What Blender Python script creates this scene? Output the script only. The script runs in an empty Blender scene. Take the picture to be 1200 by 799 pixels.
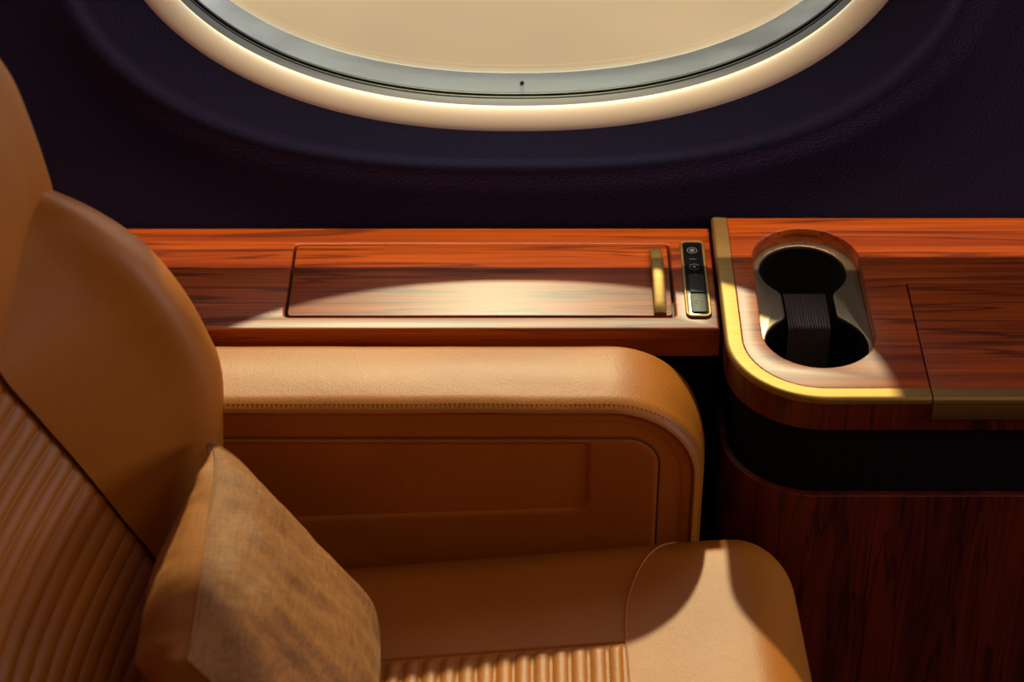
import bpy, bmesh, math, random
from mathutils import Vector, noise
from mathutils.geometry import tessellate_polygon
random.seed(7)
PI = math.pi
scn = bpy.context.scene
COL = scn.collection

# ------------------------------------------------------------------ materials
def mat_new(name):
    m = bpy.data.materials.new(name); m.use_nodes = True
    nt = m.node_tree; b = nt.nodes['Principled BSDF']
    return m, nt, b

def plain(name, col, rough=.5, metal=0., coat=0., coat_r=.1, spec=.5, sheen=0., sheen_col=None):
    m, nt, b = mat_new(name)
    b.inputs['Base Color'].default_value = (*col, 1)
    b.inputs['Roughness'].default_value = rough
    b.inputs['Metallic'].default_value = metal
    b.inputs['Coat Weight'].default_value = coat
    b.inputs['Coat Roughness'].default_value = coat_r
    b.inputs['Specular IOR Level'].default_value = spec
    if sheen:
        b.inputs['Sheen Weight'].default_value = sheen
        b.inputs['Sheen Roughness'].default_value = .35
        b.inputs['Sheen Tint'].default_value = (*sheen_col, 1)
    return m

def N(nt, kind, **kw):
    n = nt.nodes.new(kind)
    for k, v in kw.items():
        if k in n.inputs: n.inputs[k].default_value = v
        else: setattr(n, k, v)
    return n

def coords(nt, scale, rot=(0, 0, 0), loc=(0, 0, 0)):
    t = N(nt, 'ShaderNodeTexCoord'); mp = N(nt, 'ShaderNodeMapping')
    mp.inputs['Scale'].default_value = scale
    mp.inputs['Rotation'].default_value = rot
    mp.inputs['Location'].default_value = loc
    nt.links.new(t.outputs['Object'], mp.inputs['Vector'])
    return mp.outputs['Vector']

def ramp(nt, fac, stops):
    r = N(nt, 'ShaderNodeValToRGB')
    e = r.color_ramp.elements
    while len(e) < len(stops): e.new(.5)
    for el, (p, c) in zip(e, stops):
        el.position = p; el.color = (*c, 1) if len(c) == 3 else c
    nt.links.new(fac, r.inputs['Fac'])
    return r.outputs['Color']

def mixc(nt, kind, fac, a, b):
    m = N(nt, 'ShaderNodeMix', data_type='RGBA', blend_type=kind)
    m.inputs[0].default_value = fac if isinstance(fac, float) else 1.
    if not isinstance(fac, float): nt.links.new(fac, m.inputs[0])
    nt.links.new(a, m.inputs[6]); nt.links.new(b, m.inputs[7])
    return m.outputs[2]

def add_bump(nt, b, height, strength, dist):
    bp = N(nt, 'ShaderNodeBump', Strength=strength, Distance=dist)
    nt.links.new(height, bp.inputs['Height'])
    nt.links.new(bp.outputs['Normal'], b.inputs['Normal'])

def wood(name, axis, dark=(.035, .0045, .0006), mid=(.26, .034, .0015), light=(.46, .082, .003), seed=0., freq=1.):
    """lacquered rosewood, grain running along one axis"""
    m, nt, b = mat_new(name)
    if axis == 'x': sc = (1.5, 36 * freq, 36 * freq); fs = (5, 420, 420)
    else: sc = (30 * freq, 30 * freq, 2.2); fs = (420, 420, 6)
    v = coords(nt, sc, loc=(seed, seed * .7, seed * .3)); vf = coords(nt, fs)
    n1 = N(nt, 'ShaderNodeTexNoise', Scale=1.0, Detail=5., Roughness=.55, Distortion=.9)
    nt.links.new(v, n1.inputs['Vector'])
    base = ramp(nt, n1.outputs['Fac'], [(.24, dark), (.38, mid), (.58, light), (.78, mid)])
    n2 = N(nt, 'ShaderNodeTexNoise', Scale=1.0, Detail=3., Roughness=.6)
    nt.links.new(vf, n2.inputs['Vector'])
    fine = ramp(nt, n2.outputs['Fac'], [(.30, (.62, .62, .62)), (.62, (1.08, 1.08, 1.08))])
    c = mixc(nt, 'MULTIPLY', 1., base, fine)
    n3 = N(nt, 'ShaderNodeTexNoise', Scale=1.9, Detail=2., Roughness=.5, Distortion=.5)
    nt.links.new(v, n3.inputs['Vector'])
    vein = ramp(nt, n3.outputs['Fac'], [(.465, (1, 1, 1)), (.492, (.16, .11, .09)), (.502, (.16, .11, .09)), (.535, (1, 1, 1))])
    c = mixc(nt, 'MULTIPLY', .7, c, vein)
    nt.links.new(c, b.inputs['Base Color'])
    b.inputs['Roughness'].default_value = .5
    b.inputs['Specular IOR Level'].default_value = .2
    b.inputs['Coat Weight'].default_value = .55
    b.inputs['Coat Roughness'].default_value = WOOD_COAT_R
    return m
WOOD_COAT_R = .38

def leather(name, col, rough=.47, bump=.2, spec=.46):
    m, nt, b = mat_new(name)
    v = coords(nt, (1, 1, 1))
    n1 = N(nt, 'ShaderNodeTexNoise', Scale=9., Detail=3., Roughness=.5)
    nt.links.new(v, n1.inputs['Vector'])
    c = ramp(nt, n1.outputs['Fac'], [(.3, tuple(x * .88 for x in col)), (.7, tuple(min(1, x * 1.1) for x in col))])
    nt.links.new(c, b.inputs['Base Color'])
    vo = N(nt, 'ShaderNodeTexVoronoi', Scale=900., feature='F1')
    nt.links.new(v, vo.inputs['Vector'])
    n2 = N(nt, 'ShaderNodeTexNoise', Scale=45., Detail=4., Roughness=.6)
    nt.links.new(v, n2.inputs['Vector'])
    ad = N(nt, 'ShaderNodeMath', operation='MULTIPLY_ADD'); ad.inputs[1].default_value = 2.5
    nt.links.new(n2.outputs['Fac'], ad.inputs[0]); nt.links.new(vo.outputs['Distance'], ad.inputs[2])
    add_bump(nt, b, ad.outputs[0], bump, .0006)
    b.inputs['Roughness'].default_value = rough
    b.inputs['Specular IOR Level'].default_value = spec
    return m

def brushed(name, col, rough, scale=(4, 700, 700), metal=1.):
    m, nt, b = mat_new(name)
    v = coords(nt, scale)
    n = N(nt, 'ShaderNodeTexNoise', Scale=1., Detail=2.)
    nt.links.new(v, n.inputs['Vector'])
    c = ramp(nt, n.outputs['Fac'], [(.3, tuple(x * .86 for x in col)), (.7, tuple(min(1, x * 1.1) for x in col))])
    nt.links.new(c, b.inputs['Base Color'])
    b.inputs['Metallic'].default_value = metal
    b.inputs['Roughness'].default_value = rough
    return m

def velvet(name, col, tint):
    m, nt, b = mat_new(name)
    b.inputs['Base Color'].default_value = (*col, 1)
    b.inputs['Roughness'].default_value = .9
    b.inputs['Specular IOR Level'].default_value = .1
    b.inputs['Sheen Weight'].default_value = 1.
    b.inputs['Sheen Roughness'].default_value = .4
    b.inputs['Sheen Tint'].default_value = (*tint, 1)
    v = coords(nt, (1, 1, 1))
    n = N(nt, 'ShaderNodeTexNoise', Scale=420., Detail=3., Roughness=.7)
    nt.links.new(v, n.inputs['Vector'])
    add_bump(nt, b, n.outputs['Fac'], .8, .0015)
    return m

def fabric(name, c0, c1):
    m, nt, b = mat_new(name)
    v = coords(nt, (520, 45, 520)); v2 = coords(nt, (160, 700, 160)); v3 = coords(nt, (16, 16, 16))
    n1 = N(nt, 'ShaderNodeTexNoise', Scale=1., Detail=2.); nt.links.new(v, n1.inputs['Vector'])
    n2 = N(nt, 'ShaderNodeTexNoise', Scale=1., Detail=2.); nt.links.new(v2, n2.inputs['Vector'])
    n3 = N(nt, 'ShaderNodeTexNoise', Scale=1., Detail=2.); nt.links.new(v3, n3.inputs['Vector'])
    s = N(nt, 'ShaderNodeMath', operation='ADD'); nt.links.new(n1.outputs['Fac'], s.inputs[0]); nt.links.new(n2.outputs['Fac'], s.inputs[1])
    s2 = N(nt, 'ShaderNodeMath', operation='MULTIPLY_ADD'); s2.inputs[1].default_value = .5
    nt.links.new(s.outputs[0], s2.inputs[0]); 
    h = N(nt, 'ShaderNodeMath', operation='MULTIPLY'); h.inputs[1].default_value = .06
    nt.links.new(n3.outputs['Fac'], h.inputs[0]); nt.links.new(h.outputs[0], s2.inputs[2])
    c = ramp(nt, s2.outputs[0], [(.38, c0), (.72, c1)])
    nt.links.new(c, b.inputs['Base Color'])
    b.inputs['Roughness'].default_value = .7
    b.inputs['Sheen Weight'].default_value = .12
    b.inputs['Sheen Roughness'].default_value = .4
    b.inputs['Sheen Tint'].default_value = (1, .75, .4, 1)
    add_bump(nt, b, s.outputs[0], .3, .0006)
    return m

M = {}
M['wood_x'] = wood('rosewood_lengthwise', 'x')
M['wood_lid'] = wood('rosewood_lid', 'x', seed=3.1)
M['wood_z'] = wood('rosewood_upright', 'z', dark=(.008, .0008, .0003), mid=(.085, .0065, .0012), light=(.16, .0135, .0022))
LC = (.43, .140, .0105)
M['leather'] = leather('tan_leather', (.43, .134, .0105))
M['leather_shade'] = leather('tan_leather_shade', (.39, .098, .007))  # same leather, redder and darker: shade of the armrest side put into the colour
M['thread'] = plain('tan_thread', (.25, .098, .016), .7)
M['seam_line'] = plain('dark_seam', (.11, .028, .004), .8)
M['velvet'] = velvet('dark_velvet', (.0046, .0047, .0165), (.60, .40, 1.))
M['cream'] = plain('cream_ring', (.88, .79, .60), .5)
M['gasket'] = plain('grey_gasket', (.085, .087, .09), .5)
M['groove'] = plain('black_groove', (.012, .011, .01), .5)
M['silver'] = brushed('brushed_silver', (.80, .90, .88), .5, (3, 60, 60), .25)
M['brass'] = brushed('satin_brass', (.42, .262, .088), .6)
M['bronze'] = brushed('dark_bronze', (.48, .22, .06), .55)
M['pewter'] = brushed('brushed_cup_plate', (.33, .26, .17), .45, (700, 8, 700))
M['glossblack'] = plain('gloss_black', (.006, .006, .008), .22)
M['button'] = plain('button_grey', (.022, .026, .027), .5, spec=.3)
M['mark'] = plain('printed_mark', (.15, .15, .155), .6)
M['matblack'] = plain('matt_black', (.0016, .0014, .0014), .8, spec=.2)
M['rubber'] = plain('black_rubber', (.020, .017, .020), .5)
M['well'] = plain('black_well', (.002, .002, .002), .9, spec=.1)
M['divider'] = plain('ribbed_black_rubber', (.065, .056, .063), .4)
M['cushion'] = fabric('bronze_cushion_cloth', (.17, .056, .007), (.36, .128, .018))
M['cushion_side'] = fabric('tan_cushion_side', (.32, .105, .014), (.42, .155, .03))
M['carpet'] = plain('dark_carpet', (.012, .010, .010), .95)
M['cabin'] = plain('cabin_cream', (.20, .17, .14), .8)
M['dark_panel'] = plain('dark_lower_panel', (.01, .008, .009), .8)

# glass: clear pane with a weak reflection
m = bpy.data.materials.new('window_glass'); m.use_nodes = True
nt = m.node_tree; nt.nodes.clear()
out = N(nt, 'ShaderNodeOutputMaterial'); tr = N(nt, 'ShaderNodeBsdfTransparent'); gl = N(nt, 'ShaderNodeBsdfGlossy', Roughness=.02)
tr.inputs['Color'].default_value = (.95, .96, .95, 1)
mx = N(nt, 'ShaderNodeMixShader'); mx.inputs[0].default_value = .05
nt.links.new(tr.outputs[0], mx.inputs[1]); nt.links.new(gl.outputs[0], mx.inputs[2]); nt.links.new(mx.outputs[0], out.inputs['Surface'])
M['glass'] = m
# outside ground
m, nt, b = mat_new('pale_tan_ground')
v = coords(nt, (.5, .9, 1)); n = N(nt, 'ShaderNodeTexNoise', Scale=1.3, Detail=3.); nt.links.new(v, n.inputs['Vector'])
nt.links.new(ramp(nt, n.outputs['Fac'], [(.35, (.245, .172, .106)), (.65, (.305, .215, .132))]), b.inputs['Base Color'])
b.inputs['Roughness'].default_value = .9
M['ground'] = m

# ------------------------------------------------------------------ object helpers
OFF = {}
def put(name, verts, faces, material, parent=None, sharp=40, kind=None, label=None):
    off = Vector(OFF[parent.name]) if parent else Vector((0, 0, 0))
    me = bpy.data.meshes.new(name)
    me.from_pydata([tuple(Vector(v) - off) for v in verts], [], faces)
    bm = bmesh.new(); bm.from_mesh(me)
    bmesh.ops.remove_doubles(bm, verts=bm.verts, dist=1e-6)
    bmesh.ops.recalc_face_normals(bm, faces=bm.faces)
    bm.to_mesh(me); bm.free()
    me.polygons.foreach_set('use_smooth', [True] * len(me.polygons))
    if sharp < 180: me.set_sharp_from_angle(angle=math.radians(sharp))
    me.materials.append(M[material])
    o = bpy.data.objects.new(name, me); COL.objects.link(o)
    if parent: o.parent = parent
    OFF[o.name] = tuple(off)
    if kind: o['kind'] = kind
    if label: o['label'] = label
    return o

def thing(name, label, cat, loc):
    o = bpy.data.objects.new(name, None); COL.objects.link(o)
    o.location = loc; o['label'] = label; o['category'] = cat
    o.empty_display_size = .05
    OFF[o.name] = tuple(loc)
    return o

def grid(fn, nu, nv, cu=False, cv=False):
    """fn(i, j) -> point"""
    V = [fn(i, j) for i in range(nu) for j in range(nv)]
    F = []
    for i in range(nu if cu else nu - 1):
        for j in range(nv if cv else nv - 1):
            a, b2 = i, (i + 1) % nu; c, d = j, (j + 1) % nv
            F.append((a * nv + c, b2 * nv + c, b2 * nv + d, a * nv + d))
    return V, F

def join(*parts):
    V, F = [], []
    for v, f in parts:
        k = len(V); V += list(v); F += [tuple(i + k for i in q) for q in f]
    return V, F

def arc(cx, cy, r, a0, a1, n):
    return [(cx + r * math.cos(a0 + (a1 - a0) * i / n), cy + r * math.sin(a0 + (a1 - a0) * i / n)) for i in range(n + 1)]

def rrect(x0, x1, y0, y1, r, n=8):
    return (arc(x1 - r, y0 + r, r, -PI / 2, 0, n) + arc(x1 - r, y1 - r, r, 0, PI / 2, n)
            + arc(x0 + r, y1 - r, r, PI / 2, PI, n) + arc(x0 + r, y0 + r, r, PI, 1.5 * PI, n))

def area2(p): return sum(p[i][0] * p[(i + 1) % len(p)][1] - p[(i + 1) % len(p)][0] * p[i][1] for i in range(len(p)))

def clean(p):
    q = []
    for a in p:
        if not q or math.hypot(a[0] - q[-1][0], a[1] - q[-1][1]) > 1e-6: q.append(a)
    if math.hypot(q[0][0] - q[-1][0], q[0][1] - q[-1][1]) < 1e-6: q.pop()
    return q

def offset(p, d, closed=True):
    """offset a counter-clockwise outline outwards by d"""
    n = len(p); res = []
    for i in range(n):
        a = p[i - 1] if (closed or i) else p[0]; b2 = p[i]; c = p[(i + 1) % n] if (closed or i < n - 1) else p[i]
        def nrm(u, w):
            dx, dy = w[0] - u[0], w[1] - u[1]; L = math.hypot(dx, dy)
            return (dy / L, -dx / L) if L > 1e-9 else None
        n1, n2 = nrm(a, b2), nrm(b2, c)
        n1 = n1 or n2; n2 = n2 or n1
        mx_, my = n1[0] + n2[0], n1[1] + n2[1]
        L2 = mx_ * mx_ + my * my
        k = 2 * d / max(L2, .4)
        res.append((b2[0] + mx_ * k, b2[1] + my * k))
    return res

def xyz(p, z): return [(x, y, z) for x, y in p]
def xz(p, y): return [(x, y, z) for x, z in p]

def plate(outer, holes, z0, z1, c=.0008, ax=xyz, bottom=False, cs=3):
    """slab with holes; rims get a small round of radius c"""
    outer = clean(outer)
    if area2(outer) < 0: outer = outer[::-1]
    hs = []
    for h in holes:
        h = clean(h)
        hs.append(h[::-1] if area2(h) < 0 else h)
    top = [offset(outer, -c)] + [offset(h, c) for h in hs]
    tri = tessellate_polygon([[Vector((x, y, 0)) for x, y in l] for l in top])
    flat = [q for l in top for q in l]
    parts = [(ax(flat, z1), [tuple(t) for t in tri])]
    if bottom: parts.append((ax(flat, z0), [tuple(t) for t in tri]))
    for k, l in enumerate([outer] + hs):
        sgn = -1 if k == 0 else 1
        rings = []
        for s in range(cs + 1):
            a = PI / 2 * s / cs
            rings.append(ax(offset(l, sgn * c * (1 - math.sin(PI / 2 - a)) if s < cs else sgn * c) if False else offset(l, sgn * c * (1 - math.cos(a))), z1 - (c * (1 - math.sin(a)) if z1 > z0 else -c * (1 - math.sin(a)))))
        rings = [ax(l, z0)] + rings
        parts.append(grid(lambda i, j: rings[i][j], len(rings), len(l), False, True))
    return join(*parts)

def sweep(path3, section, closed=False, caps=True):
    """path3: list of (point, n_out, up) ; section: list of (a, b) closed loop"""
    rings = [[tuple(Vector(P) + Vector(no) * a + Vector(up) * b2) for a, b2 in section] for P, no, up in path3]
    V, F = grid(lambda i, j: rings[i][j], len(rings), len(section), closed, True)
    if caps and not closed:
        m_ = len(section)
        F = list(F) + [tuple(range(m_))[::-1], tuple((len(rings) - 1) * m_ + k for k in range(m_))]
    return V, F

def catmull(P, n):
    """smooth resample of control points"""
    P = [Vector(p) for p in P]; res = []
    Q = [P[0] * 2 - P[1]] + P + [P[-1] * 2 - P[-2]]
    for i in range(len(P) - 1):
        a, b2, c, d = Q[i:i + 4]
        for k in range(n):
            t = k / n
            res.append(.5 * ((2 * b2) + (c - a) * t + (2 * a - 5 * b2 + 4 * c - d) * t * t + (3 * b2 - a - 3 * c + d) * t ** 3))
    res.append(P[-1])
    return res

def tube(pts, r, n=8, closed=False):
    pts = [Vector(p) for p in pts]; rings = []
    for i, p in enumerate(pts):
        a = pts[i - 1] if (i or closed) else p; c = pts[(i + 1) % len(pts)] if (closed or i < len(pts) - 1) else p
        t = (c - a).normalized()
        u = t.cross(Vector((0.13, .31, .94))).normalized(); w = t.cross(u)
        rings.append([tuple(p + r * (u * math.cos(2 * PI * k / n) + w * math.sin(2 * PI * k / n))) for k in range(n)])
    V, F = grid(lambda i, j: rings[i][j], len(rings), n, closed, True)
    if not closed:
        F = list(F) + [tuple(range(n)), tuple((len(rings) - 1) * n + k for k in range(n))]
    return V, F

def box(x0, x1, y0, y1, z0, z1):
    V = [(x, y, z) for x in (x0, x1) for y in (y0, y1) for z in (z0, z1)]
    return V, [(0, 1, 3, 2), (4, 6, 7, 5), (0, 4, 5, 1), (2, 3, 7, 6), (0, 2, 6, 4), (1, 5, 7, 3)]

def rbox(x0, x1, y0, y1, z0, z1, r, n=24, m_=5, warp=None):
    """box with rounded edges as dense quads"""
    def ticks(a, b2):
        e = [r * (1 - math.cos(PI / 2 * k / m_)) if False else r * k / m_ for k in range(m_)]
        mid = [a + r + (b2 - a - 2 * r) * k / n for k in range(n + 1)]
        return [a + q for q in e] + mid + [b2 - q for q in e[::-1]]
    lo, hi = (x0, y0, z0), (x1, y1, z1)
    T = [ticks(lo[k], hi[k]) for k in range(3)]
    def fix(p):
        inn = [min(max(p[k], lo[k] + r), hi[k] - r) for k in range(3)]
        d = Vector([p[k] - inn[k] for k in range(3)])
        if d.length > 1e-9:
            # even arc spacing
            mx_ = max(abs(c) for c in d)
            d = Vector([math.tan(c / r * PI / 4) for c in d]) if mx_ > 0 else d
            d = d.normalized() * r
        q = Vector(inn) + d
        return tuple(warp(q)) if warp else tuple(q)
    parts = []
    for ax_ in range(3):
        u, w = [k for k in range(3) if k != ax_]
        for side in (lo[ax_], hi[ax_]):
            def f(i, j):
                p = [0, 0, 0]; p[ax_] = side; p[u] = T[u][i]; p[w] = T[w][j]
                return fix(p)
            parts.append(grid(f, len(T[u]), len(T[w])))
    return join(*parts)

def smooth01(t): t = max(0., min(1., t)); return t * t * (3 - 2 * t)

# ------------------------------------------------------------------ setting: window wall
WC = (-.006, .957)                       # window centre (x, z)
def sup(a, b2, n, th):
    c, s = math.cos(th), math.sin(th)
    return (WC[0] + a * math.copysign(abs(c) ** (2 / n), c), WC[1] + b2 * math.copysign(abs(s) ** (2 / n), s))
NT = 192
TH = [2 * PI * k / NT for k in range(NT)]
def ring_pt(k, inset):
    return sup(.317 - inset, .220 - inset, 2.2, TH[k])
def ridge_pt(k): return sup(.357, .238, 2.55, TH[k])
X0, X1, Z0, Z1 = -2., 2., 0., 1.9
def wall_edge(k):
    c, s = math.cos(TH[k]), math.sin(TH[k])
    t = min((X1 - WC[0]) / c if c > 1e-9 else 1e9, (X0 - WC[0]) / c if c < -1e-9 else 1e9,
            (Z1 - WC[1]) / s if s > 1e-9 else 1e9, (Z0 - WC[1]) / s if s < -1e-9 else 1e9)
    return (WC[0] + c * t, WC[1] + s * t)
def wall_y(z):                           # the lining leans back to the ledge
    return .0072
rows = []
RIDGE_Y = .0060
def wall_row(f, k):
    a, r_, e = ring_pt(k, .0018), ridge_pt(k), wall_edge(k)
    if f <= 1:                           # dish from the ring out to the ridge
        x = a[0] + (r_[0] - a[0]) * f; z = a[1] + (r_[1] - a[1]) * f
        y0 = .0300; yc = RIDGE_Y - .0030
        y = y0 + (RIDGE_Y + .005 - y0) * (f / .8) if f < .8 else RIDGE_Y + .005 + (yc - RIDGE_Y - .005) * math.sin(PI / 2 * (f - .8) / .2)
    else:
        g = (f - 1)
        d = Vector((r_[0] - WC[0], r_[1] - WC[1])).normalized()
        if g <= .3:                      # round shoulder
            q = g / .3
            x = r_[0] + d[0] * .030 * q; z = r_[1] + d[1] * .030 * q
            y = RIDGE_Y - .003 + (wall_y(z) - RIDGE_Y + .003) * smooth01(q)
        else:
            q = (g - .3) / .7
            sx, sz = r_[0] + d[0] * .030, r_[1] + d[1] * .030
            x = sx + (e[0] - sx) * q; z = sz + (e[1] - sz) * q
            y = wall_y(z)
    return (x, y, z)
FS = [-.15] + [i / 20 for i in range(21)] + [1 + .3 * i / 10 for i in range(1, 11)] + [1.3 + .7 * (i / 40) ** 1.6 for i in range(1, 41)]
def wall_fn(i, k):
    if FS[i] < 0:
        a = ring_pt(k, .0018); return (a[0], .045, a[1])
    return wall_row(FS[i], k)
put('wall_left', *grid(wall_fn, len(FS), NT, False, True), 'velvet', sharp=180, kind='structure')

win = bpy.data.objects.new('window_1', None); COL.objects.link(win)
win.location = (WC[0], 0, WC[1]); OFF['window_1'] = (WC[0], 0, WC[1]); win['kind'] = 'structure'
def wring(profile):
    """profile: list of (inset, depth y) swept round the oval"""
    return grid(lambda k, j: (lambda p: (p[0], profile[j][1], p[1]))(ring_pt(k, profile[j][0])), NT, len(profile), True, False)
ringprof = [(-.001, .044)] + [(.0094 - .0104 * math.cos(a), .0302 + .0064 * a / PI - .0042 * math.sin(a)) for a in [PI * q / 16 for q in range(0, 17)]] + [(.0195, .038), (.0185, .044)]
put('window_ring', *wring(ringprof), 'cream', win, sharp=180, kind='structure')
put('gasket', *wring([(.0185, .036), (.0200, .0385), (.0215, .0462), (.0205, .0470)]), 'gasket', win, kind='structure')
put('seal', *wring([(.0205, .0460), (.0222, .0465), (.0222, .0482), (.0205, .0486), (.0205, .0500), (.0232, .0504), (.0232, .0522), (.0205, .0526)]), 'groove', win, kind='structure')
put('window_frame', *wring([(.0200, .0522), (.0234, .0526), (.0290, .0600), (.0330, .0648), (.0340, .0657), (.0336, .0668), (.0300, .0690), (-.02, .072)]), 'silver', win, kind='structure')
# drain hole with dark lip in the frame, bottom centre
def disc(c, nrm, r, h, n=14):
    c = Vector(c); nrm = Vector(nrm).normalized(); u = nrm.cross(Vector((1, .01, 0))).normalized(); w = nrm.cross(u)
    R = [[tuple(c + nrm * hh + rr * (u * math.cos(2 * PI * k / n) + w * math.sin(2 * PI * k / n))) for k in range(n)] for rr, hh in ((r, 0), (r, h), (r * .7, h * 1.2))]
    V, F = grid(lambda i, j: R[i][j], 3, n, False, True)
    return V, list(F) + [tuple(2 * n + k for k in range(n))]
put('vent_hole', *disc((-.0015, .0590, .7652), (0, -.68, .73), .0017, .0007), 'groove', win, kind='structure')
gp = [ring_pt(k, .029) for k in range(NT)]
put('glass', [(x, .0692, z) for x, z in gp], [tuple(range(NT))], 'glass', win, kind='structure')

# outside and the rest of the cabin
put('ground', [(-40, 1, -2), (40, 1, -2), (40, 60, -2), (-40, 60, -2)], [(0, 1, 2, 3)], 'ground', kind='structure')
put('floor', *box(-2, 2, -2.3, .0, -.05, 0), 'carpet', kind='structure')
put('ceiling', *box(-2, 2, -2.3, .12, 1.9, 1.95), 'cabin', kind='structure')
put('wall_right', *box(-2, 2, -2.35, -2.3, 0, 1.9), 'cabin', kind='structure')
put('wall_front', *box(2, 2.05, -2.3, .12, 0, 1.9), 'cabin', kind='structure')
put('wall_back', *box(-2.05, -2, -2.3, .12, 0, 1.9), 'cabin', kind='structure')
put('light_cutoff_1', *box(-1.2, 1.2, -.066, -.0508, 1.32, 1.9), 'cabin', kind='structure')     # unseen board added to cut the wall wash to a straight edge

# ------------------------------------------------------------------ side ledge
LZ = .660
led = thing('side_ledge', 'long glossy reddish wooden ledge under the oval window, behind the armrest', 'ledge', (-.2, -.067, 0))
lidR = rrect(-.1875, .1185, -.1180, -.0195, .004, 5)
ledge_outer = [(-.95, -.134), (.1525, -.134), (.1525, .0040), (-.95, .0040)]
put('ledge_top', *plate(ledge_outer, [lidR], .6335, LZ, .0022), 'wood_x', led)
put('lid_well', *plate(offset(lidR, .004), [], LZ - .012, LZ - .0065, .0004), 'groove', led)
LG = .0011
lid_in = rrect(-.1875 + .0022, .1185 - .0020, -.1180 + LG, -.0195 - LG, .0034, 5)
lid = put('storage_lid', *plate(lid_in, [], LZ - .0060, LZ, .0006), 'wood_lid', led)
# arched pull bar
def bar():
    rings = []
    n = 26
    for i in range(n + 1):
        t = i / n; y = -.1158 + t * .0855
        h = .0012 + .0085 * (math.sin(PI * t) ** .55 if 0 < t < 1 else 0)
        hw = .0050
        z = LZ + h
        xo = .1068
        sec = []
        for q in range(9):
            a = PI * q / 8
            sec.append((xo + hw * math.cos(a) * (1 if True else 0), y, z + .0016 * math.sin(a)))
        sec += [(xo - hw, y, max(LZ - .0005, z - .0035)), (xo + hw, y, max(LZ - .0005, z - .0035))]
        rings.append(sec)
    m_ = len(rings[0])
    V, F = grid(lambda i, j: rings[i][j], len(rings), m_, False, True)
    return V, list(F) + [tuple(range(m_)), tuple(n * m_ + k for k in range(m_))]
put('handle', *bar(), 'brass', lid, label='arched brass pull handle')
# control panel
cp = rrect(.1269, .1472, -.1202, -.0165, .0055, 6)
pan = put('control_panel', *plate(cp, [offset(cp, -.0024)], LZ - .002, LZ + .0022, .0009), 'brass', led, label='slim control panel with a brass rim')
put('panel_glass', *plate(offset(cp, -.0020), [], LZ - .002, LZ + .0014, .0004), 'glossblack', pan)
put('button', *plate(rrect(.1316, .1437, -.0890, -.0650, .0010, 3), [], LZ + .001, LZ + .0026, .0005), 'button', pan)
put('button', *plate(rrect(.1316, .1437, -.1152, -.0905, .0024, 4), [], LZ + .001, LZ + .0026, .0005), 'button', pan)
def ringmark(cx, cy, r, w, a0=0., a1=2 * PI, z=LZ + .0014):
    n = 26
    P = [[(cx + rr * math.cos(a0 + (a1 - a0) * k / n), cy + rr * math.sin(a0 + (a1 - a0) * k / n), z + hh) for k in range(n + 1)] for rr, hh in ((r - w, -.0002), (r - w, .00025), (r, .00025), (r, -.0002))]
    return grid(lambda i, j: P[i][j], 4, n + 1)
put('lamp_symbol', *join(ringmark(.1367, -.0305, .0042, .0006), ringmark(.1367, -.0305, .0020, .0019), box(.1340, .1394, -.0430, -.0424, LZ + .0012, LZ + .0016)), 'mark', pan)
put('fan_symbol', *join(ringmark(.1372, -.0535, .0042, .0005, .5, 5.9), ringmark(.1372, -.0535, .0015, .0014), box(.1345, .1399, -.0640, -.0634, LZ + .0012, LZ + .0016)), 'mark', pan)
put('call_symbol', *join(ringmark(.1377, -.1030, .0034, .0006, .2, 2.9, LZ + .0026), box(.1347, .1363, -.1046, -.1036, LZ + .0024, LZ + .0029)), 'mark', pan)
put('lower_panel', *box(-.95, .1520, -.112, -.004, .0, .6340), 'dark_panel', led)

# ------------------------------------------------------------------ console with cup holder
CZ = .670
con = thing('side_console', 'brass edged reddish wooden console with rounded corner and twin cup holder, beyond the armrest', 'console', (.36, -.12, 0))
R = .072
CX0, CYF, CXE = .1540, -.2325, .62
def con_path(inset=0., xend=CXE, n=22):
    """outer edge from the wall down the left side, round the corner, along the front"""
    p = [(CX0, .0040), (CX0, -.04), (CX0, -.08), (CX0, -.12)] + arc(CX0 + R, CYF + R, R, PI, 1.5 * PI, n) + [(.26, CYF), (.28, CYF), (xend, CYF)]
    p = clean(p)
    return offset(p, -inset, closed=False) if inset else p
TW = .0125
LX0, LX1, LYB = .3030, .560, -.0880
def path_frames(p, z):
    res = []
    o1 = offset(p, .01, closed=False)
    for a, b2 in zip(p, o1):
        d = Vector((b2[0] - a[0], b2[1] - a[1], 0)).normalized()
        res.append(((a[0], a[1], z), d, (0, 0, 1)))
    return res
# brass trim section: flat top, soft outer roll
tsec = [(-TW, -.004), (-TW, .0)] + [(-.0032 + .0032 * math.sin(a), -.0030 + .0034 * math.cos(a)) for a in [PI / 2 * q / 6 for q in range(7)]] + [(0, -.005), (-.002, -.0052)]
put('brass_trim', *sweep(path_frames(con_path(0, LX0 - .0012), CZ), tsec), 'brass', con, label='satin brass edge trim')
put('brass_trim', *sweep(path_frames([(LX1 + .0012, CYF), (.60, CYF), (CXE, CYF)], CZ), tsec), 'brass', con)
inner = con_path(TW + .0003)
stad = arc(.2262, -.0545, .043, 0, PI, 28) + arc(.2262, -.1515, .0435, PI, 2 * PI, 28)
top_out = [q for q in inner if q[0] < .29] + [(LX0 - .0012, CYF + TW + .0003), (LX0 - .0012, LYB + .0012), (LX1 + .0012, LYB + .0012), (LX1 + .0012, CYF + TW + .0003), (CXE, CYF + TW + .0003), (CXE, .0040)]
put('console_top', *plate(top_out, [stad], CZ - .0135, CZ, .0010), 'wood_x', con)
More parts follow.
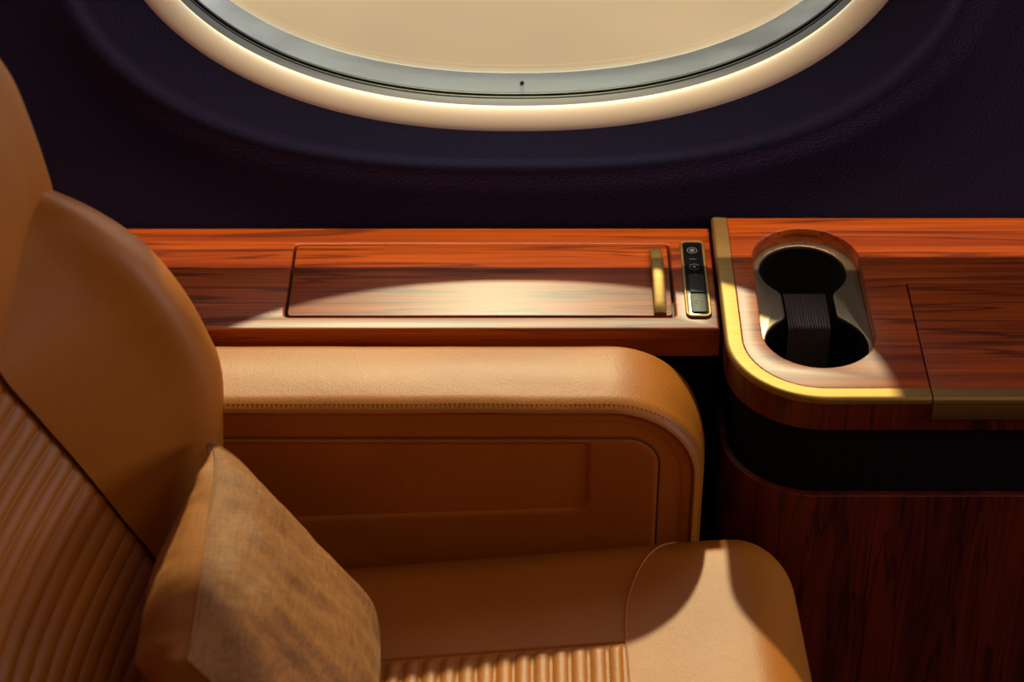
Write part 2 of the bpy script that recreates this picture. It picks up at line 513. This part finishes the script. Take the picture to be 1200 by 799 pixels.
put('lid_well', *plate([(LX0 - .004, CYF + .004), (LX1 + .004, CYF + .004), (LX1 + .004, LYB + .004), (LX0 - .004, LYB + .004)], [], CZ - .016, CZ - .0085, .0003), 'groove', con)
# lid with its own brass edge and bronze finger pull
clid = put('console_lid', *plate([(LX0, CYF + TW + .0003), (LX1, CYF + TW + .0003), (LX1, LYB), (LX0, LYB)], [], CZ - .008, CZ, .0006), 'wood_lid', con)
put('lid_trim', *sweep(path_frames([(LX0, CYF), (.4, CYF), (LX1, CYF)], CZ), tsec), 'brass', clid)
put('finger_pull', *sweep(path_frames([(LX0, CYF), (LX0 + .004, CYF), (.4, CYF), (LX1, CYF)], CZ), [(-.003, -.0055), (.0006, -.0055), (.0022, -.017), (.0016, -.0185), (-.003, -.0185)]), 'bronze', clid, label='dark bronze finger pull lip')
# front bodies
def wallbody(inset, z0, z1, c=.001):
    p = con_path(inset)
    return plate(p + [(CXE, -.0006), (CX0 + inset, -.0006)], [], z0, z1, c, bottom=True)
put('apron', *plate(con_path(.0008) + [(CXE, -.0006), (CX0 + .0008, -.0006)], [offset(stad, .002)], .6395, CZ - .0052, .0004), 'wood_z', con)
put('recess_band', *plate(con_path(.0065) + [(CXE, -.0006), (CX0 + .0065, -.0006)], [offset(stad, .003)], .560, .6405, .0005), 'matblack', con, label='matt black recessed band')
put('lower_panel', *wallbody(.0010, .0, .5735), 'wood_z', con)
# cup holder
PZ = .6575
UC, LC_ = (.2245, -.0535), (.2262, -.1500)
RU, RL, WA = .0350, .0398, .0205
def half_w(y):
    w = 0
    for (cx, cy), r in ((UC, RU), (LC_, RL)):
        d = r * r - (y - cy) ** 2
        if d > 0: w = max(w, math.sqrt(d))
    if LC_[1] < y < UC[1]:
        k = (y - LC_[1]) / (UC[1] - LC_[1])
        # soft waist
        e = 1 - abs(2 * k - 1) 
        w = (w ** 8 + (WA) ** 8) ** (1 / 8)
    return w
ys = [UC[1] + RU * math.cos(PI / 2 * k / 16) for k in range(17)] + [UC[1] - (UC[1] - LC_[1]) * k / 48 for k in range(1, 48)] + [LC_[1] - RL * math.sin(PI / 2 * k / 16) for k in range(17)]
hs_ = [half_w(y) for y in ys]
hs_ = [0] + [(hs_[max(0, i - 1)] + 2 * hs_[i] + hs_[min(len(hs_) - 1, i + 1)]) / 4 if 10 < i < len(hs_) - 11 else hs_[i] for i in range(1, len(hs_) - 1)] + [0]
cxs = [UC[0] + (LC_[0] - UC[0]) * max(0, min(1, (UC[1] - y) / (UC[1] - LC_[1]))) for y in ys]
eight = [(c + h, y) for c, h, y in zip(cxs, hs_, ys)] + [(c - h, y) for c, h, y in list(zip(cxs, hs_, ys))[-2:0:-1]]
eight = clean(eight)
stad_in = arc(.2262, -.0545, .0432, 0, PI, 28) + arc(.2262, -.1515, .0437, PI, 2 * PI, 28)
cup = put('cup_holder', *plate(stad_in, [eight], PZ - .003, PZ, .0009), 'pewter', con, label='brushed metal twin cup holder plate with figure of eight opening')
well = [e for e in eight]
if area2(well) < 0: well = well[::-1]
rings = [xyz(offset(well, .0005), PZ - .0028), xyz(offset(well, -.0004), PZ - .006), xyz(offset(well, -.001), PZ - .050), xyz(offset(well, -.003), PZ - .054)]
wv, wf = grid(lambda i, j: rings[i][j], 4, len(well), False, True)
t_ = tessellate_polygon([[Vector(q) for q in rings[-1]]])
put('cup_well', wv, list(wf) + [tuple(3 * len(well) + k for k in t) for t in t_], 'well', cup, label='black cup well')
# ribbed saddle between the two cups
def saddle():
    nx = 141; prof = [(-.0610, PZ - .054), (-.0615, PZ - .022), (-.0635, PZ - .0155), (-.0680, PZ - .0130), (-.078, PZ - .0122), (-.090, PZ - .0120), (-.104, PZ - .0124), (-.1098, PZ - .0130), (-.1112, PZ - .0145), (-.1118, PZ - .030), (-.112, PZ - .054)]
    pr = [(Vector((0, a, b2))) for a, b2 in prof]
    def f(i, j):
        u = i / (nx - 1); x = .2085 + u * .0340
        rib = abs(math.sin(u * PI * 15))
        dz = -.0005 * (1 - rib) ** 2
        p = pr[j]
        ny = dz if j > 6 else 0
        return (x, p.y - ny * 1.0, p.z + dz)
    return grid(f, nx, len(prof))
put('ribbed_divider', *saddle(), 'divider', cup, label='black ribbed rubber divider')
for (cx, cy), r in ((UC, RU), (LC_, RL)):
    P = [[(cx + rr * math.cos(2 * PI * k / 48), cy + rr * math.sin(2 * PI * k / 48), z) for k in range(48)] for rr, z in ((r - .004, PZ - .0535), (r - .004, PZ - .0510), (r - .0075, PZ - .0505), (r - .009, PZ - .0535))]
    put('cup_mat', *grid(lambda i, j: P[i][j], 4, 48, False, True), 'well', cup)

# ------------------------------------------------------------------ cabin seat
seat = thing('cabin_seat', 'caramel leather cabin seat with ribbed inserts and closed armrest, facing right', 'seat', (-.06, -.5, 0))
SX0, SX1, SY0, SY1, SR = -.33, .2110, -.79, -.2225, .048
def seat_top(x, y):
    z = .5295 + .108 * x
    z -= 1.2 * max(0, x - .13) ** 2
    t = (y - (-.5)) / .28
    z += .010 * (abs(t) ** 2.2 - 1) * .6 + .002
    return z
def seat_warp(q):
    k = smooth01((q.z - .40) / .06)
    x, y = q.x, q.y
    # plan corners are rounder than the edges
    for sy in (SY0, SY1):
        pass
    z = q.z + k * (seat_top(x, y) - .530)
    # front face leans under a little
    if x > .1: x = x - .25 * max(0, .49 - q.z) * smooth01((x - .1) / .1)
    if x > .1: x += .05 * max(-.1, min(.2, -.30 - y)) * smooth01((x - .1) / .1)
    return (x, y, z)
sc_ = put('seat_cushion', *rbox(SX0, SX1, SY0, SY1, .40, .530, SR, 26, 7, seat_warp), 'leather', seat, sharp=180)
IX0, IX1, IY0, IY1 = -.26, .0745, -.70, -.3500
def insert_fn(nx, ny):
    def f(i, j):
        u = i / (nx - 1); w = j / (ny - 1)
        x = IX0 + (IX1 - IX0) * u; y = IY0 + (IY1 - IY0) * w
        rib = abs(math.sin(PI * (x - IX1) / .0137)) ** .55
        edge = min(1, (1 - w) * (ny - 1) / 3., w * (ny - 1) / 3., (1 - u) * 60, u * 60)
        cell = math.floor((x - IX1) / .0137)
        st = .0003 * math.sin(2 * PI * y / .0052) * (1 - rib)
        return (x, y, seat_top(x, y) - .0014 + .0034 * rib * max(.15, edge) ** .5 + st)
    return f
nx, ny = int((IX1 - IX0) / .0137 * 10) + 1, 150
put('seat_insert', *grid(insert_fn(nx, ny), nx, ny), 'leather', sc_, sharp=180, label='ribbed leather seat insert')
def on_seat(P, lift=.0002):
    return [(p[0], p[1], seat_top(p[0], p[1]) + lift - (lambda d: SR - math.sqrt(max(0, SR * SR - d * d)) if d > 0 else 0)(p[1] - SY1 + SR)) for p in P]
seam = catmull([(.1180, -.2350, 0), (.1040, -.2480, 0), (.0890, -.2720, 0), (.0790, -.3000, 0), (.0750, -.3300, 0), (.0755, -.3700, 0), (.077, -.45, 0), (.077, -.60, 0)], 10)
put('seam', *tube(on_seat(seam), .0009, 6), 'leather_shade', sc_)
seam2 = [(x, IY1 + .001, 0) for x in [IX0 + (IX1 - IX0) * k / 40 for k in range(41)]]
put('seam', *tube(on_seat(seam2), .0011, 6), 'leather_shade', sc_)
put('seat_base', *join(rbox(-.24, .13, -.70, -.32, .10, .405, .03, 6, 3), rbox(-.20, .09, -.66, -.36, .0, .12, .02, 4, 3)), 'matblack', seat)

# armrest
AT, AE = .6585, .1385                     # top height, front end
AR = .074
def arm_path(inset=0., n=20, zb=.47, x0=-.36):
    r = AR - inset
    return [(x0, AT - inset)] + [(x0 + (AE - AR - x0) * k / 14, AT - inset) for k in range(1, 14)] + [(AE - AR + r * math.sin(a), AT - AR + r * math.cos(a)) for a in [PI / 2 * k / n for k in range(n + 1)]] + [(AE - inset, AT - AR - .03), (AE - inset, zb)]
YI, YO = -.2230, -.1465
ap = arm_path(.004)
body_out = ap + [(-.36, .47)]
arm = put('armrest', *join(plate(body_out, [], YO - .003, YI + .0005, .003, ax=xz, bottom=True)), 'leather_shade', seat, label='padded leather armrest')
# upholstered cap that runs over the top and down the front end
csec = [(.0000, -.020), (.0000, -.0085)]
W_ = YO - YI
def cap_sec():
    s = []
    # from inner seam (y=YI) over crown to the back edge
    r1, r2 = .011, .012
    for q in range(8):
        t = q / 8
        s.append((YI - .0022 + .0142 * t, -.0064 * (1 - t) ** 2))
    for q in range(1, 10):
        t = q / 10
        s.append((YI + .0120 + (W_ - .0120 - r2) * t, .0022 * math.sin(PI * t)))
    for q in range(7):
        a = PI / 2 * q / 6
        s.append((YO - r2 + r2 * math.sin(a), -r2 * (1 - math.cos(a))))
    s += [(YO, -.030), (YO - .006, -.031), (YI + .004, -.0105), (YI - .0010, -.0094), (YI - .0027, -.0078)]
    return s
cs_ = cap_sec()
pp = arm_path(0)
fr = []
for i, (x, z) in enumerate(pp):
    a = pp[max(0, i - 1)]; c = pp[min(len(pp) - 1, i + 1)]
    tx, tz = c[0] - a[0], c[1] - a[1]; L = math.hypot(tx, tz)
    fr.append((Vector((x, 0, z)), Vector((0, 1, 0)), Vector((-tz / L, 0, tx / L))))
rng = []
for P, no, up in fr:
    rng.append([tuple(P + no * a + up * b2 + Vector((0, 0, .0009 * noise.noise(Vector((P.x * 22, a * 30, P.z * 14)))))) for a, b2 in cs_])
cv_, cf_ = grid(lambda i, j: rng[i][j], len(rng), len(cs_), False, True)
put('arm_pad', cv_, list(cf_) + [tuple(range(len(cs_))), tuple((len(rng) - 1) * len(cs_) + k for k in range(len(cs_)))], 'leather', arm, sharp=60, label='smooth padded armrest top')
# stitching rows
def resample(P, step):
    P = [Vector(p) for p in P]; res = []; carry = 0.
    for a, b2 in zip(P, P[1:]):
        L = (b2 - a).length; d = (b2 - a) / L; s = carry
        while s < L:
            res.append((a + d * s, d)); s += step
        carry = s - L
    return res
def stitches(P, step, ln, r, nrm):
    parts = []
    for p, d in resample(P, step):
        n_ = Vector(nrm) if not callable(nrm) else nrm(p)
        w = d.cross(n_).normalized()
        rings = [[p + d * (t * ln - ln / 2) + (w * math.cos(2 * PI * k / 5) + n_ * math.sin(2 * PI * k / 5)) * (r if 0 < t < 1 else r * .3) for k in range(5)] for t in (0, .25, .75, 1)]
        parts.append(grid(lambda i, j: tuple(rings[i][j]), 4, 5, False, True))
    return join(*parts)
def path_at(w, h, x0=-.30, zb=.50, n=20):
    q = arm_path(-h, n, zb, x0)
    return [(x, w, z) for x, z in q]
def settle(VF):                           # follow the slight unevenness of the pad
    return [(x, y, z + .0009 * noise.noise(Vector((x * 22, (y) * 30, z * 14)))) for x, y, z in VF[0]], VF[1]
put('stitching', *settle(stitches(path_at(YI + .0024, -.0029), .0036, .0025, .00045, (0, -.7, .7))), 'thread', arm)
put('stitching', *stitches(path_at(YI - .0001, -.0175), .0034, .0022, .00025, (0, -1, 0)), 'leather_shade', arm)
# inset side panel with a recessed pocket
PX0, PX1, PZ0, PZ1 = -.30, .1035, .49, .6245
def sd_round(x, z, x1, z1, r):            # >0 inside of a panel whose top right corner is round
    dx, dz = x1 - x, z1 - z
    if dx < r and dz < r: return r - math.hypot(r - dx, r - dz)
    return min(dx, dz)
def inset_fn(nx, nz):
    def f(i, j):
        x = PX0 + (PX1 - PX0) * i / (nx - 1); z = PZ0 + (PZ1 - PZ0) * j / (nz - 1)
        # bend the grid round the corner
        dx, dz = x - (PX1 - .026), z - (PZ1 - .026)
        if dx > 0 and dz > 0:
            L = math.hypot(dx, dz); s = max(dx, dz) / L
            x = PX1 - .026 + dx * s; z = PZ1 - .026 + dz * s
        d = sd_round(x, z, PX1, PZ1, .026)
        y = YI - .0022 * smooth01(d / .0028) + .0008
        # pocket: left of x=.05, above a rounded lower edge
        a = 0
        rr = .012
        da, db = .0490 - x, z - (.5500 + .045 * x)
        a = rr - math.hypot(rr - da, rr - db) if (da < rr and db < rr) else min(da, db)
        a = min(a, PZ1 - .0045 - z)
        y += .0075 * smooth01((a + .002) / .012)
        return (x, y, z)
    return f
put('inset_panel', *grid(inset_fn(200, 90), 200, 90), 'leather_shade', arm, sharp=180, label='inset side panel with shallow pocket')
po = [(PX0, PZ1)] + [(PX1 - .026 + .026 * math.sin(a), PZ1 - .026 + .026 * math.cos(a)) for a in [PI / 2 * k / 14 for k in range(15)]] + [(PX1, .49)]
put('seam', *tube([(x, YI - .0002, z) for x, z in po], .0007, 6), 'seam_line', arm)
put('seam', *tube(path_at(YI - .0006, -.0090), .0007, 6), 'seam_line', arm)
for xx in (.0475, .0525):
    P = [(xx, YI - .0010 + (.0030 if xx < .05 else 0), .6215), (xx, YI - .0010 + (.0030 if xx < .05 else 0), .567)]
    put('stitching', *stitches(P, .0032, .0021, .0003, (0, -1, 0)), 'leather_shade', arm)

# backrest: wing, headrest, ribbed insert
def patch(rows_, nr, nc):
    R1 = [catmull(r_, nc) for r_ in rows_]
    cols = [catmull([r_[k] for r_ in R1], nr) for k in range(len(R1[0]))]
    return grid(lambda i, j: tuple(cols[j][i]), len(cols[0]), len(cols))
wing_rows = [
    [(-.255, -.300, .470), (-.232, -.268, .470), (-.222, -.238, .470), (-.232, -.207, .470), (-.275, -.190, .470), (-.34, -.185, .470)],
    [(-.273, -.290, .554), (-.240, -.262, .560), (-.2270, -.232, .585), (-.2395, -.203, .606), (-.285, -.187, .606), (-.35, -.185, .60)],
    [(-.292, -.297, .606), (-.250, -.262, .628), (-.2250, -.230, .664), (-.2325, -.202, .678), (-.285, -.187, .690), (-.36, -.185, .68)],
    [(-.316, -.303, .664), (-.268, -.262, .700), (-.2340, -.229, .728), (-.2400, -.202, .712), (-.290, -.186, .735), (-.37, -.185, .75)],
    [(-.339, -.310, .716), (-.288, -.262, .752), (-.2490, -.229, .766), (-.2550, -.202, .752), (-.310, -.186, .775), (-.39, -.185, .80)],
    [(-.357, -.318, .762), (-.312, -.262, .795), (-.2720, -.228, .802), (-.2790, -.201, .790), (-.335, -.186, .810), (-.41, -.185, .84)],
    [(-.368, -.305, .795), (-.335, -.258, .822), (-.3060, -.226, .832), (-.3110, -.201, .819), (-.360, -.186, .835), (-.42, -.185, .86)],
    [(-.372, -.280, .840), (-.356, -.245, .850), (-.3420, -.220, .850), (-.3420, -.201, .836), (-.380, -.188, .845), (-.43, -.186, .88)],
]
for k, q in enumerate((0, .08, .22, .27, .27, .27, .20, 0)):          # broad roll on the crest
    rw = wing_rows[k]; c_ = Vector(rw[2]) * (1 - q) + Vector(rw[1]) * q + Vector((.004, 0, .008)) * (q / .34)
    d_ = Vector(rw[3]) + Vector((.0035, 0, .002)) * (q / .27)
    wing_rows[k] = rw[:2] + [tuple(c_), tuple(d_)] + rw[4:]
put('side_bolster', *patch(wing_rows, 10, 10), 'leather', seat, sharp=180, label='bulging leather side bolster of the backrest')
def mirror_row(r_, yc=-.5):
    return r_ + [(x, 2 * yc - y, z) for x, y, z in r_[-2::-1]]
head_rows = [mirror_row(r_) for r_ in [
    [(-.47, -.180, .800), (-.395, -.186, .820), (-.3440, -.201, .826), (-.3560, -.250, .808), (-.3640, -.290, .778), (-.3680, -.310, .765), (-.385, -.40, .730), (-.39, -.5, .72)],
    [(-.47, -.178, .830), (-.395, -.184, .840), (-.3335, -.200, .832), (-.3450, -.250, .818), (-.3530, -.290, .790), (-.3570, -.310, .777), (-.370, -.40, .742), (-.375, -.5, .73)],
    [(-.48, -.178, .870), (-.395, -.184, .868), (-.3370, -.200, .864), (-.3380, -.250, .858), (-.3430, -.290, .840), (-.3460, -.310, .832), (-.357, -.40, .80), (-.362, -.5, .79)],
    [(-.49, -.178, .900), (-.400, -.184, .900), (-.3425, -.201, .899), (-.3440, -.250, .902), (-.3480, -.290, .892), (-.3500, -.310, .888), (-.360, -.40, .87), (-.365, -.5, .86)],
    [(-.50, -.180, .940), (-.405, -.186, .930), (-.3480, -.203, .927), (-.3520, -.250, .938), (-.3560, -.290, .934), (-.3580, -.310, .932), (-.366, -.40, .93), (-.37, -.5, .93)],
    [(-.51, -.185, .980), (-.410, -.191, .970), (-.3560, -.210, .955), (-.3620, -.250, .975), (-.3660, -.290, .980), (-.3680, -.310, .980), (-.375, -.40, .99), (-.38, -.5, .99)],
    [(-.53, -.205, 1.05), (-.430, -.212, 1.05), (-.3800, -.235, 1.04), (-.3850, -.265, 1.06), (-.3880, -.295, 1.065), (-.3900, -.315, 1.07), (-.395, -.40, 1.08), (-.40, -.5, 1.08)],
    [(-.55, -.240, 1.12), (-.480, -.245, 1.13), (-.4200, -.265, 1.12), (-.4200, -.285, 1.13), (-.4200, -.305, 1.14), (-.4250, -.325, 1.14), (-.43, -.40, 1.15), (-.43, -.5, 1.15)],
    [(-.56, -.245, 1.13), (-.520, -.255, 1.15), (-.4900, -.275, 1.15), (-.4900, -.290, 1.16), (-.4900, -.310, 1.17), (-.4900, -.33, 1.17), (-.50, -.40, 1.18), (-.50, -.5, 1.18)],
]]
put('headrest', *patch(head_rows, 8, 8), 'leather', seat, sharp=180, label='padded leather headrest section')
edge_pts = [(-.250, -.288, .500), (-.273, -.290, .554), (-.292, -.297, .606), (-.316, -.303, .664), (-.339, -.310, .716), (-.357, -.318, .762), (-.372, -.322, .800)]
ec = catmull(edge_pts, 60)
cum = [0.]
for a, b2 in zip(ec, ec[1:]): cum.append(cum[-1] + (b2 - a).length)
RIB = .0150
def back_fn(i, j, nj=80):
    p = ec[i]; t = j / (nj - 1)
    y = p.y + .010 + (-.71 - p.y) * t
    s = math.sin(PI * min(1., t * 1.0))
    cup_ = .060 * (1 - (1 - min(1, t / .42)) ** 2 if t < .42 else (1 - ((t - .42) / .58) ** 4))
    dz = -.050 * (1 - (1 - min(1, t / .42)) ** 2 if t < .42 else 1)
    rib = abs(math.sin(PI * cum[i] / RIB)) ** .6 * min(1, .25 + t * 18)
    st = .0004 * math.sin(2 * PI * y / .0055) * (1 - rib)
    d = .0036 * rib + st - .0015 - .0015 * max(0, 1 - t * 30)
    x = p.x - cup_ * (.35 + .65 * (p.z - .5) / .3) + .92 * d
    return (x, y, p.z + dz * (.2 + .8 * (p.z - .5) / .3) + .38 * d)
put('back_insert', *grid(lambda i, j: back_fn(i, j), len(ec), 80), 'leather', seat, sharp=180, label='ribbed leather backrest insert')
put('back_shell', *rbox(-.56, -.40, -.80, -.19, .38, 1.08, .05, 6, 4, lambda q: (q.x - .30 * (q.z - .70), q.y, q.z)), 'leather_shade', seat, sharp=180)

# ------------------------------------------------------------------ scatter cushion leaning on the backrest
pil = thing('scatter_cushion', 'bronze brown fabric cushion leaning against the seat backrest', 'cushion', (-.17, -.43, .535))
P0 = Vector((-.222, -.258, .656)); E2 = Vector((.099, -.040, -.126)); E1 = Vector((.004, -.228, .002))
NR = Vector((.118, 0, .097)).normalized()
TK = .052
def cush(u, w, side):
    """u along the top edge, w down the face"""
    cu, cw = 2 * u - 1, 2 * w - 1
    dome = (1 - abs(cu) ** 2.6) * (1 - abs(cw) ** 2.4)
    pinch_u = 1 - .035 * (1 - abs(cw) ** 2) ; pinch_w = 1 - .05 * (1 - abs(cu) ** 2)
    p = P0 + E1 * (.5 + .5 * cu * pinch_u) + E2 * (.5 + .5 * cw * (2 - pinch_w) if False else .5 + .5 * cw)
    # corners draw in towards a point
    p -= NR * (.012 if u < .5 else .002) * (abs(cu) * abs(cw)) ** 6
    if side == 'front':
        wr = .0045 * noise.noise(Vector((u * 7, w * 3, 1.7))) + .0022 * noise.noise(Vector((u * 16, w * 9, 4.)))
        p += NR * (.030 * dome ** .75 + wr * min(1, dome * 3))
        p += Vector((.016, 0, -.004)) * smooth01((w - .45) / .5) * smooth01(u / .18) * smooth01((1 - u) / .12)
    else:
        p -= NR * (gus(u) + .014 * dome)
    return p
def gus(u):
    return TK * smooth01(u / .55) ** .8 * (.45 + .55 * smooth01((1 - u) / .15)) + .004
NU, NW = 70, 44
fV, fF = grid(lambda i, j: tuple(cush(i / (NU - 1), j / (NW - 1), 'front')), NU, NW)
put('front_panel', fV, fF, 'cushion', pil, sharp=180, label='bronze brown front panel')
bV, bF = grid(lambda i, j: tuple(cush(i / (NU - 1), j / (NW - 1), 'back')), NU, NW)
put('back_panel', bV, bF, 'cushion_side', pil, sharp=180)
loop = [(i / (NU - 1), 0.) for i in range(NU)] + [(1., j / (NW - 1)) for j in range(1, NW)] + [(1 - i / (NU - 1), 1.) for i in range(1, NU)] + [(0., 1 - j / (NW - 1)) for j in range(1, NW - 1)]
def gus_fn(i, j):
    u, w = loop[i]
    a = cush(u, w, 'front'); b2 = cush(u, w, 'back'); t = j / 8
    p = a + (b2 - a) * t
    out_ = Vector((-E2.x, 0, -E2.z)).normalized() if w == 0 else Vector((0, 0, 0))
    bul = math.sin(PI * t)
    p += out_ * bul * (.006 + .003 * noise.noise(Vector((u * 14, t * 2, 0)))) * min(1, gus(u) / .02)
    return tuple(p)
put('side_strip', *grid(gus_fn, len(loop), 9, True, False), 'cushion_side', pil, sharp=180, label='paler tan side strip')
put('seam', *tube([cush(u, w, 'front') for u, w in loop], .0011, 6, True), 'cushion', pil)

# ------------------------------------------------------------------ light
def area(name, loc, rot, sx, sy, power, col, spread=180):
    L = bpy.data.lights.new(name, 'AREA'); L.shape = 'RECTANGLE'; L.size = sx; L.size_y = sy
    L.energy = power; L.color = col; L.spread = math.radians(spread)
    o = bpy.data.objects.new(name, L); COL.objects.link(o); o.location = loc; o.rotation_euler = rot
    return o
EL = math.radians(42.4)
S = bpy.data.lights.new('sun', 'SUN'); S.energy = 3.8; S.angle = math.radians(2.0); S.color = (1., .92, .54)
so = bpy.data.objects.new('sun', S); COL.objects.link(so)
so.rotation_euler = Vector((0, -math.cos(EL), -math.sin(EL))).to_track_quat('-Z', 'Y').to_euler()
area('wall_wash_lamp', (0, -.050, 1.74), (0, 0, 0), 2.0, .002, 9.0, (1., .76, .53), 100)
area('ceiling_fill', (.75, -1.15, 1.88), (0, 0, 0), 1.2, .5, 4.4, (1., .72, .42))  # added warm fill for the interior, set under the ceiling
area('forward_fill', (1.9, -.45, 1.05), (0, PI / 2, 0), .7, .7, 9.0, (.96, .93, 1.))  # added cool fill to raise the bolster highlight and backrest ribs
pt = area('window_portal', (WC[0], .09, WC[1]), (-PI / 2, 0, 0), .60, .40, 1, (1, 1, 1))
pt.data.cycles.is_portal = True
w = bpy.data.worlds.new('world'); scn.world = w; w.use_nodes = True
bg = w.node_tree.nodes['Background']
bg.inputs['Color'].default_value = (.95, .93, .90, 1); bg.inputs['Strength'].default_value = 1.5

# ------------------------------------------------------------------ camera
cd = bpy.data.cameras.new('camera'); co = bpy.data.objects.new('camera', cd); COL.objects.link(co)
co.location = (0, -1.505, 1.704); co.rotation_euler = (PI / 2 - math.radians(37.6), 0, 0)
cd.sensor_width = 36; cd.lens = 2600 / 1200 * 36; cd.shift_x = -14 / 1200
cd.clip_start = .05; cd.clip_end = 200
cd.dof.use_dof = True; cd.dof.focus_distance = 1.74; cd.dof.aperture_fstop = 4.5
scn.camera = co
scn.view_settings.view_transform = 'Standard'; scn.view_settings.look = 'None'
scn.view_settings.gamma = 1; scn.view_settings.exposure = 0; scn.view_settings.use_curve_mapping = False
